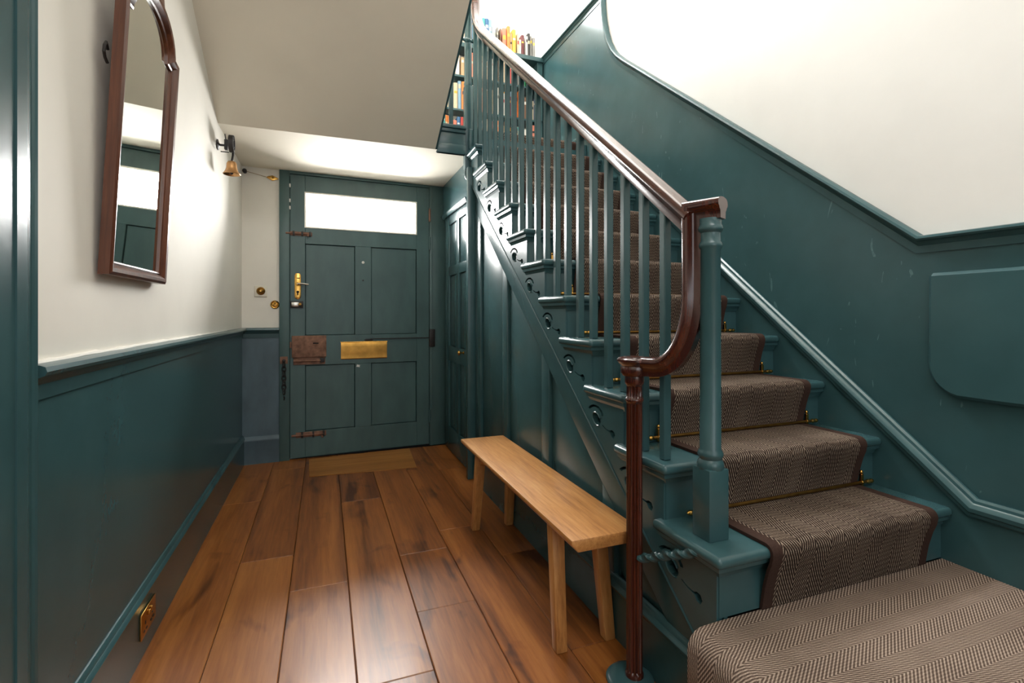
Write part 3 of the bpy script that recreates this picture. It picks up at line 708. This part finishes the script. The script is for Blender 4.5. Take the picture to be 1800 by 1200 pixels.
# ================================================================== STAIR RUNNER
def runner_prof(lift=0):
    P = [(yk(0) + SIN - .002, MZ + .002)]
    for i in range(0, NT_ + 1):
        y, z = yk(i), zk(i)
        P += [(y + SIN - .012, z - RISE * .62), (y + SIN - .024, z - TT - .03), (y + SIN - .034, z - TT - .004)]
        r_ = .017
        P += [(y - .002 + r_ - r_ * math.cos(a), z - r_ + .002 + r_ * math.sin(a)) for a in [-.25 + (PI / 2 + .25) * j / 8 for j in range(9)]]
        if i < NT_:
            P += [(y + .12, z + .0015), (yk(i + 1) + SIN - .016, z + .0015), (yk(i + 1) + SIN - .004, z + .006), (yk(i + 1) + SIN - .002, z + .02)]
        else:
            P += [(y + .2, z + .0015), (4.06, z + .0015)]
    return [(a, b + lift) for a, b in P]
RX0, RX1 = 1.075, 1.748
pf2 = runner_prof()
rn = empty('stair_runner', (1.41, YS, MZ)); tag(rn, 'brown herringbone stair runner with dark bound edges', 'stair carpet')
sheet('carpet', pf2, RX0 + .034, RX1 - .034, 6, 'runner_weave', .008, rn)
bm_ = []
for x0, x1 in ((RX0, RX0 + .0345), (RX1 - .0345, RX1)):
    b = sheet('binding', pf2, x0, x1, 2, 'runner_binding', .0085, rn); b['label'] = 'dark plain binding along the edge'
# stair rods
rodm = MB().tube([(RX0 - .035, 0, 0), (RX1 + .035, 0, 0)], .0055, 10).mesh('rod', 'brass_dull')
brm = MB()
brm.box(-.006, .006, -.004, .006, -.014, .030)
brm.lathe([(.008, -.004), (.0085, .0), (.008, .004)], (0, 0, 0), 12, 'x')
for ang in (0,):
    brm.add(*(lambda mm: (mm.v, mm.f))(MB().lathe([(.003, -.004), (.0065, .0), (.0065, .004), (.003, .009)], (0, .002, .034), 10, 'z')))
brm = brm.mesh('rod_bracket', 'brass', bevel=.001, seg=1)
fin = MB().lathe([(.0055, 0), (.008, .006), (.0085, .012), (.006, .018), (.0085, .026), (.006, .034), (.001, .038)], (0, 0, 0), 12, 'x').mesh('finial', 'brass')
ORD = ['lowest', 'second', 'third', 'fourth', 'fifth', 'sixth', 'seventh', 'eighth', 'ninth', 'tenth', 'eleventh']
for i in range(0, NT_):
    y, z = yk(i + 1) + SIN - .018, zk(i) + .017
    rd = empty('stair_rod', (RX0, y, z), keep=False)
    tag(rd, ('lowest brass stair rod on the bottom carpeted tread' if i == 0 else 'topmost brass stair rod below the landing' if i == NT_ - 1 else ORD[i] + ' brass stair rod up from the foot of the stairs'), 'stair rod', 'brass stair rods')
    put('rod', rodm, (-RX0, 0, 0), rd)
    for s_ in (0, 1):
        put('rod_bracket', brm, (-.012 if s_ == 0 else RX1 - RX0 + .012, 0, 0), rd)
        f = put('finial', fin, (-.034 if s_ == 0 else RX1 - RX0 + .034, 0, 0), rd)
        if s_ == 0: f.rotation_euler = (0, 0, PI)

# ================================================================== BOOKCASE on the landing
BY0, BY1, BX0, BX1 = 4.085, 4.185, .30, XR - .012
bc = empty('bookcase', (1.3, BY1, LANDZ)); tag(bc, 'teal built-in bookcase across the landing at the top of the stairs', 'bookcase')
SH = [2.44, 2.60, 2.865, 3.155, 3.41]
def yb(x): return fwy(x) - .003
for z in SH:
    last = z == SH[-1]
    MB().prism([(BX0, BY0 - (.02 if last else 0)), (BX1, BY0 - (.02 if last else 0)), (BX1, yb(BX1)), (BX0, yb(BX0))], 'z', z - (.022 if last else .018), z + (.016 if last else 0)).build('top_board' if last else 'shelf', 'teal', bc, bevel=.002, seg=1)
MB().prism([(BX1 - .05, BY0), (BX1, BY0), (BX1, yb(BX1)), (BX1 - .05, yb(BX1))], 'z', LANDZ, SH[-1] - .02).build('side_panel', 'teal', bc, bevel=.002, seg=1)
MB().prism([(BX0, BY0), (BX0 + .03, BY0), (BX0 + .03, yb(BX0)), (BX0, yb(BX0))], 'z', LANDZ, SH[-1] - .02).build('side_panel', 'teal', bc, bevel=.002, seg=1)
MB().box(BX0, BX1, BY0, BY0 + .015, LANDZ, 2.44).build('plinth', 'teal', bc, smooth=False)
# books
BC = {'cream': (206, 190, 160), 'white': (214, 211, 203), 'navy': (44, 54, 86), 'blue': (58, 104, 148), 'pale blue': (128, 164, 190), 'turquoise': (72, 158, 156), 'green': (52, 150, 92),
      'orange': (222, 128, 62), 'red': (178, 54, 46), 'yellow': (226, 176, 66), 'brown': (110, 78, 56), 'black': (36, 34, 36), 'grey': (132, 130, 126), 'coral': (216, 128, 104), 'maroon': (104, 44, 48), 'tan': (186, 156, 118)}
for n_, c_ in BC.items(): paint('book_' + n_.replace(' ', '_'), c_, rough=.5, var=.08, scale=14, grain=(1, 1, .4), bump=0)
ordn = lambda i: ['first', 'second', 'third', 'fourth', 'fifth', 'sixth', 'seventh', 'eighth', 'ninth', 'tenth', 'eleventh', 'twelfth', 'thirteenth', 'fourteenth', 'fifteenth', 'sixteenth', 'seventeenth', 'eighteenth', 'nineteenth', 'twentieth', 'twenty-first', 'twenty-second', 'twenty-third', 'twenty-fourth', 'twenty-fifth', 'twenty-sixth', 'twenty-seventh', 'twenty-eighth', 'twenty-ninth', 'thirtieth', 'thirty-first', 'thirty-second', 'thirty-third', 'thirty-fourth', 'thirty-fifth', 'thirty-sixth', 'thirty-seventh', 'thirty-eighth', 'thirty-ninth', 'fortieth'][i]
rnd = random.Random(21)
def book(x, w, h, z, cname, yf, label, group):
    """spine to the front at yf, rounded back, boards and paper block"""
    t = min(.003, w * .14); ye = yb(x) - .004
    b = MB()
    sp_ = [(x, yf + .006)] + [(x + w * f, yf + .006 - .006 * math.sin(PI * f)) for f in (.15, .35, .5, .65, .85)] + [(x + w, yf + .006)]
    b.prism(sp_ + [(x + w, ye), (x + w - t, ye), (x + w - t, yf + .012), (x + t, yf + .012), (x + t, ye), (x, ye)], 'z', z, z + h)
    o = b.build('book', 'book_' + cname.replace(' ', '_'), smooth=False)
    MB().box(x + t, x + w - t, yf + .012, ye - .003, z + .003, z + h - .004).build('pages', 'paper_white', o, smooth=False)
    if w > .016:
        band = rnd.choice(['cream', 'black', 'white', 'yellow'])
        if band == cname: band = 'red'
        z1 = z + h * rnd.uniform(.5, .75)
        MB().prism([(x + w * .12, yf + .0035), (x + w * .35, yf - .0008), (x + w * .65, yf - .0008), (x + w * .88, yf + .0035)], 'z', z1, z1 + h * rnd.uniform(.06, .16)).build('title_band', 'book_' + band, o, smooth=False)
    tag(o, label, 'book', group)
TOPB = [('grey', .026, .20), ('grey', .020, .215), ('black', .026, .235), ('white', .020, .20), ('maroon', .028, .21), ('white', .022, .16), ('cream', .020, .21), ('yellow', .034, .235), ('tan', .020, .20), ('orange', .030, .255), ('coral', .040, .235), ('brown', .014, .22), ('grey', .018, .225), ('white', .030, .18),
        ('pale blue', .030, .235), ('blue', .034, .24), ('turquoise', .026, .235), ('blue', .024, .238), ('navy', .030, .235), ('pale blue', .022, .26), ('navy', .026, .255), ('grey', .018, .24), ('cream', .034, .21), ('tan', .028, .25), ('grey', .024, .255), ('cream', .03, .23), ('brown', .03, .25), ('green', .025, .24)]
x = BX1 - .055
for i, (cn, w, h) in enumerate(TOPB):
    x -= w
    book(x, w - .0015, h + (.045 if i > 12 else 0), SH[-1] + .016, cn, BY0 + .035 + rnd.uniform(0, .012), '%s book on top of the landing bookcase, %s from the right' % (cn, ordn(i)), 'books on top of the bookcase')
    x -= rnd.choice([0, 0, .002, .012])
names = list(BC)
SN = ['bottom shelf', 'lower shelf', 'middle shelf', 'upper shelf']
for s_ in range(4):
    x = BX1 - .054; lim = SH[s_ + 1] - SH[s_] - .03; i = 0
    while x > .72 and i < 40:
        w = rnd.uniform(.018, .040)
        x -= w
        if x < .72: break
        cn = rnd.choice(names + ['cream', 'white', 'cream', 'tan', 'white', 'cream', 'orange', 'pale blue'])
        h = lim * rnd.uniform(.68, .97)
        book(x, w - .0015, h, SH[s_], cn, BY0 + .010 + rnd.uniform(0, .016), '%s book on the %s of the landing bookcase, %s from the right' % (cn, SN[s_], ordn(i)), 'books on the %s' % SN[s_])
        x -= rnd.choice([0, 0, 0, .003, .01]); i += 1

# ================================================================== BENCH
be = empty('bench', (.82, 1.95, 0)); tag(be, 'long narrow pale oak bench with splayed legs beside the stairs', 'bench')
bx0, bx1, by0, by1, bz = .692, .938, 1.318, 2.61, .44
m = MB().prism([(bx0 + .022, bz - .040), (bx1 - .022, bz - .040), (bx1, bz - .014), (bx1, bz), (bx0, bz), (bx0, bz - .014)], 'y', by0, by1)
m.build('seat', 'bench_oak', be, bevel=.004)
for x_b, x_t in ((.733, .742), (.918, .905)):
    for y_b, y_t in ((1.482, 1.535), (2.468, 2.405)):
        h1, h2 = .020, .0235
        MB().hexa([(x_b - h1, y_b - h1, 0), (x_b + h1, y_b - h1, 0), (x_b + h1, y_b + h1, 0), (x_b - h1, y_b + h1, 0)],
                  [(x_t - h2, y_t - h2, bz - .036), (x_t + h2, y_t - h2, bz - .036), (x_t + h2, y_t + h2, bz - .036), (x_t - h2, y_t + h2, bz - .036)]).build('leg', 'bench_leg_oak', be, bevel=.005, seg=2)
for xx in (.742, .905):
    ap = [(1.552, bz - .038), (1.552, bz - .085)] + [(1.552 + .03 * math.sin(a), bz - .085 + .03 * (1 - math.cos(a)) + .0) for a in [PI / 2 * i / 4 for i in range(1, 5)]]
    ap += [(2.358, bz - .055)] + [(2.388 - .03 * math.cos(a), bz - .055 - .03 * math.sin(a) * 1.0) for a in [PI / 2 * i / 4 for i in range(1, 5)]] + [(2.388, bz - .038)]
    MB().prism(ap, 'x', xx - .010, xx + .010).build('apron', 'bench_oak', be, smooth=False)
for yy in (1.53, 2.41):
    MB().box(.765, .882, yy - .010, yy + .010, bz - .075, bz - .038).build('cross_rail', 'bench_oak', be, bevel=.002)

# ================================================================== MIRROR on the left wall
# local frame: x out of the wall, y along the wall, z up from the bottom edge; leans out at the top
mi = empty('wall_mirror', (XL + .004, 1.866, 1.232), keep=False); mi.rotation_euler = (0, math.radians(3.0), 0)
tag(mi, 'tall mahogany framed wall mirror with arched top', 'mirror')
gw = .211
def arch(hw_a, hw_s, zs, rise, zb, n=16):
    p = [(-hw_s, zb), (hw_s, zb), (hw_s, zs), (hw_a, zs + .004)]
    for i in range(1, n):
        a = PI * i / n
        p.append((hw_a * math.cos(a), zs + .004 + rise * math.sin(a) ** .85))
    p += [(-hw_a, zs + .004), (-hw_s, zs)]
    return p
inner = arch(.166, gw, .754, .104, .034)
MB().prism(inner, 'x', .008, .011).build('glass', 'mirror_glass', mi, smooth=False)
FP = [(-.002, -.001), (.006, -.001), (.009, .004), (.006, .008), (.012, .012), (.020, .020), (.022, .030), (.017, .038), (-.008, .039), (-.008, -.001)]
MB().sweep([(.010, y, z) for y, z in inner], [(a, -b) for a, b in FP], (1, 0, 0), closed=True).build('frame', 'mirror_frame_wood', mi, ang=30)
cr = [(-.185, .765), (-.185, .84), (-.165, .89), (-.12, .92), (-.105, .95), (-.06, .985), (0, 1.0), (.06, .985), (.105, .95), (.12, .92), (.165, .89), (.185, .84), (.185, .765)]
cr += [(y, z + .012) for y, z in inner[3:-1]]
MB().prism(cr, 'x', .001, .012).build('crest', 'mirror_frame_wood', mi, bevel=.002, seg=1)
MB().box(.0, .004, -.236, .236, 0.012, .765).build('back_board', 'mirror_frame_wood', mi, smooth=False)
hk = MB().tube([(-.012, -.236, .60), (-.010, -.254, .612), (-.010, -.262, .60), (-.012, -.258, .585), (-.014, -.244, .575), (-.012, -.232, .565)], .004, 8).build('hanging_hook', 'black_iron', mi)

# ================================================================== SERVANT BELL on the left wall
sb = empty('servant_bell', (XL, 3.235, 2.08)); tag(sb, 'antique bronze servant bell on a coiled black iron spring, left wall', 'bell')
bxx, byy = XL + .075, 3.20
pb = MB().lathe([(.030, XL - .002), (.030, XL + .003), (.012, XL + .007), (.006, XL + .012), (.006, XL + .050)], (0, 3.23, 2.085), 16, 'x').build('wall_bracket', 'black_iron', sb)
MB().box(XL + .034, XL + .052, 3.215, 3.245, 2.06, 2.118).build('spring_block', 'black_iron', sb, bevel=.003)
MB().tube([(XL + .040, 3.23, 2.118), (XL + .036, 3.23, 2.15)], .003, 6).build('spike', 'black_iron', sb)
MB().tube([(XL + .018, 3.21, 2.042), (XL + .06, 3.21, 2.042)], .003, 6).build('wire_arm', 'black_iron', sb)
# coil spring band in the plane along the wall
sp = []
for i in range(66):
    a = i / 65 * 2 * PI * 2.6 + PI / 2; r_ = .018 + .030 * i / 65
    sp.append((bxx - .002, byy + r_ * math.cos(a), 2.092 + r_ * math.sin(a) * 1.05))
sp += [(bxx, byy + .002, 2.03), (bxx, byy, 2.0)]
MB().sweep([(bxx, p[1], p[2]) for p in sp[:66]], [(-.012, -.0018), (.012, -.0018), (.012, .0018), (-.012, .0018)], (1, 0, 0)).build('coil_spring', 'black_iron', sb)
MB().tube([(bxx, byy + .042, 2.075), (bxx, byy + .038, 2.035), (bxx, byy + .006, 1.995), (bxx, byy, 1.975)], .006, 8).build('spring_tail', 'black_iron', sb)
BP = [(.010, 1.990), (.020, 1.986), (.026, 1.976), (.027, 1.955), (.031, 1.938), (.040, 1.924), (.045, 1.917), (.044, 1.914), (.036, 1.924), (.026, 1.940), (.022, 1.972), (.004, 1.980)]
bo = MB().lathe(BP, (bxx, byy, 0), 28).build('bell', 'bronze_bell', sb)
MB().lathe([(.003, 1.98), (.003, 1.935), (.008, 1.930), (.009, 1.922), (.004, 1.914)], (bxx, byy, 0), 12).build('clapper', 'black_iron', bo)

# ================================================================== SOCKET on the left skirting
so = empty('wall_socket', (XL + .016, 1.975, .108)); tag(so, 'brass double power socket on the left skirting board', 'socket')
sx = XL + .0145
MB().box(sx, sx + .006, 1.905, 2.048, .067, .150).build('socket_plate', 'brass', so, bevel=.0015)
for yy in (1.942, 2.012):
    MB().box(sx + .0055, sx + .0068, yy - .003, yy + .003, .103, .114).build('pin_hole', 'dark_hole', so, smooth=False)
    for dd in (-.012, .012):
        MB().box(sx + .0055, sx + .0068, yy + dd - .006, yy + dd + .006, .083, .088).build('pin_hole', 'dark_hole', so, smooth=False)
for yy in (1.966, 1.988):
    MB().box(sx + .006, sx + .013, yy - .005, yy + .005, .120, .138).build('switch', 'brass', so, bevel=.002)
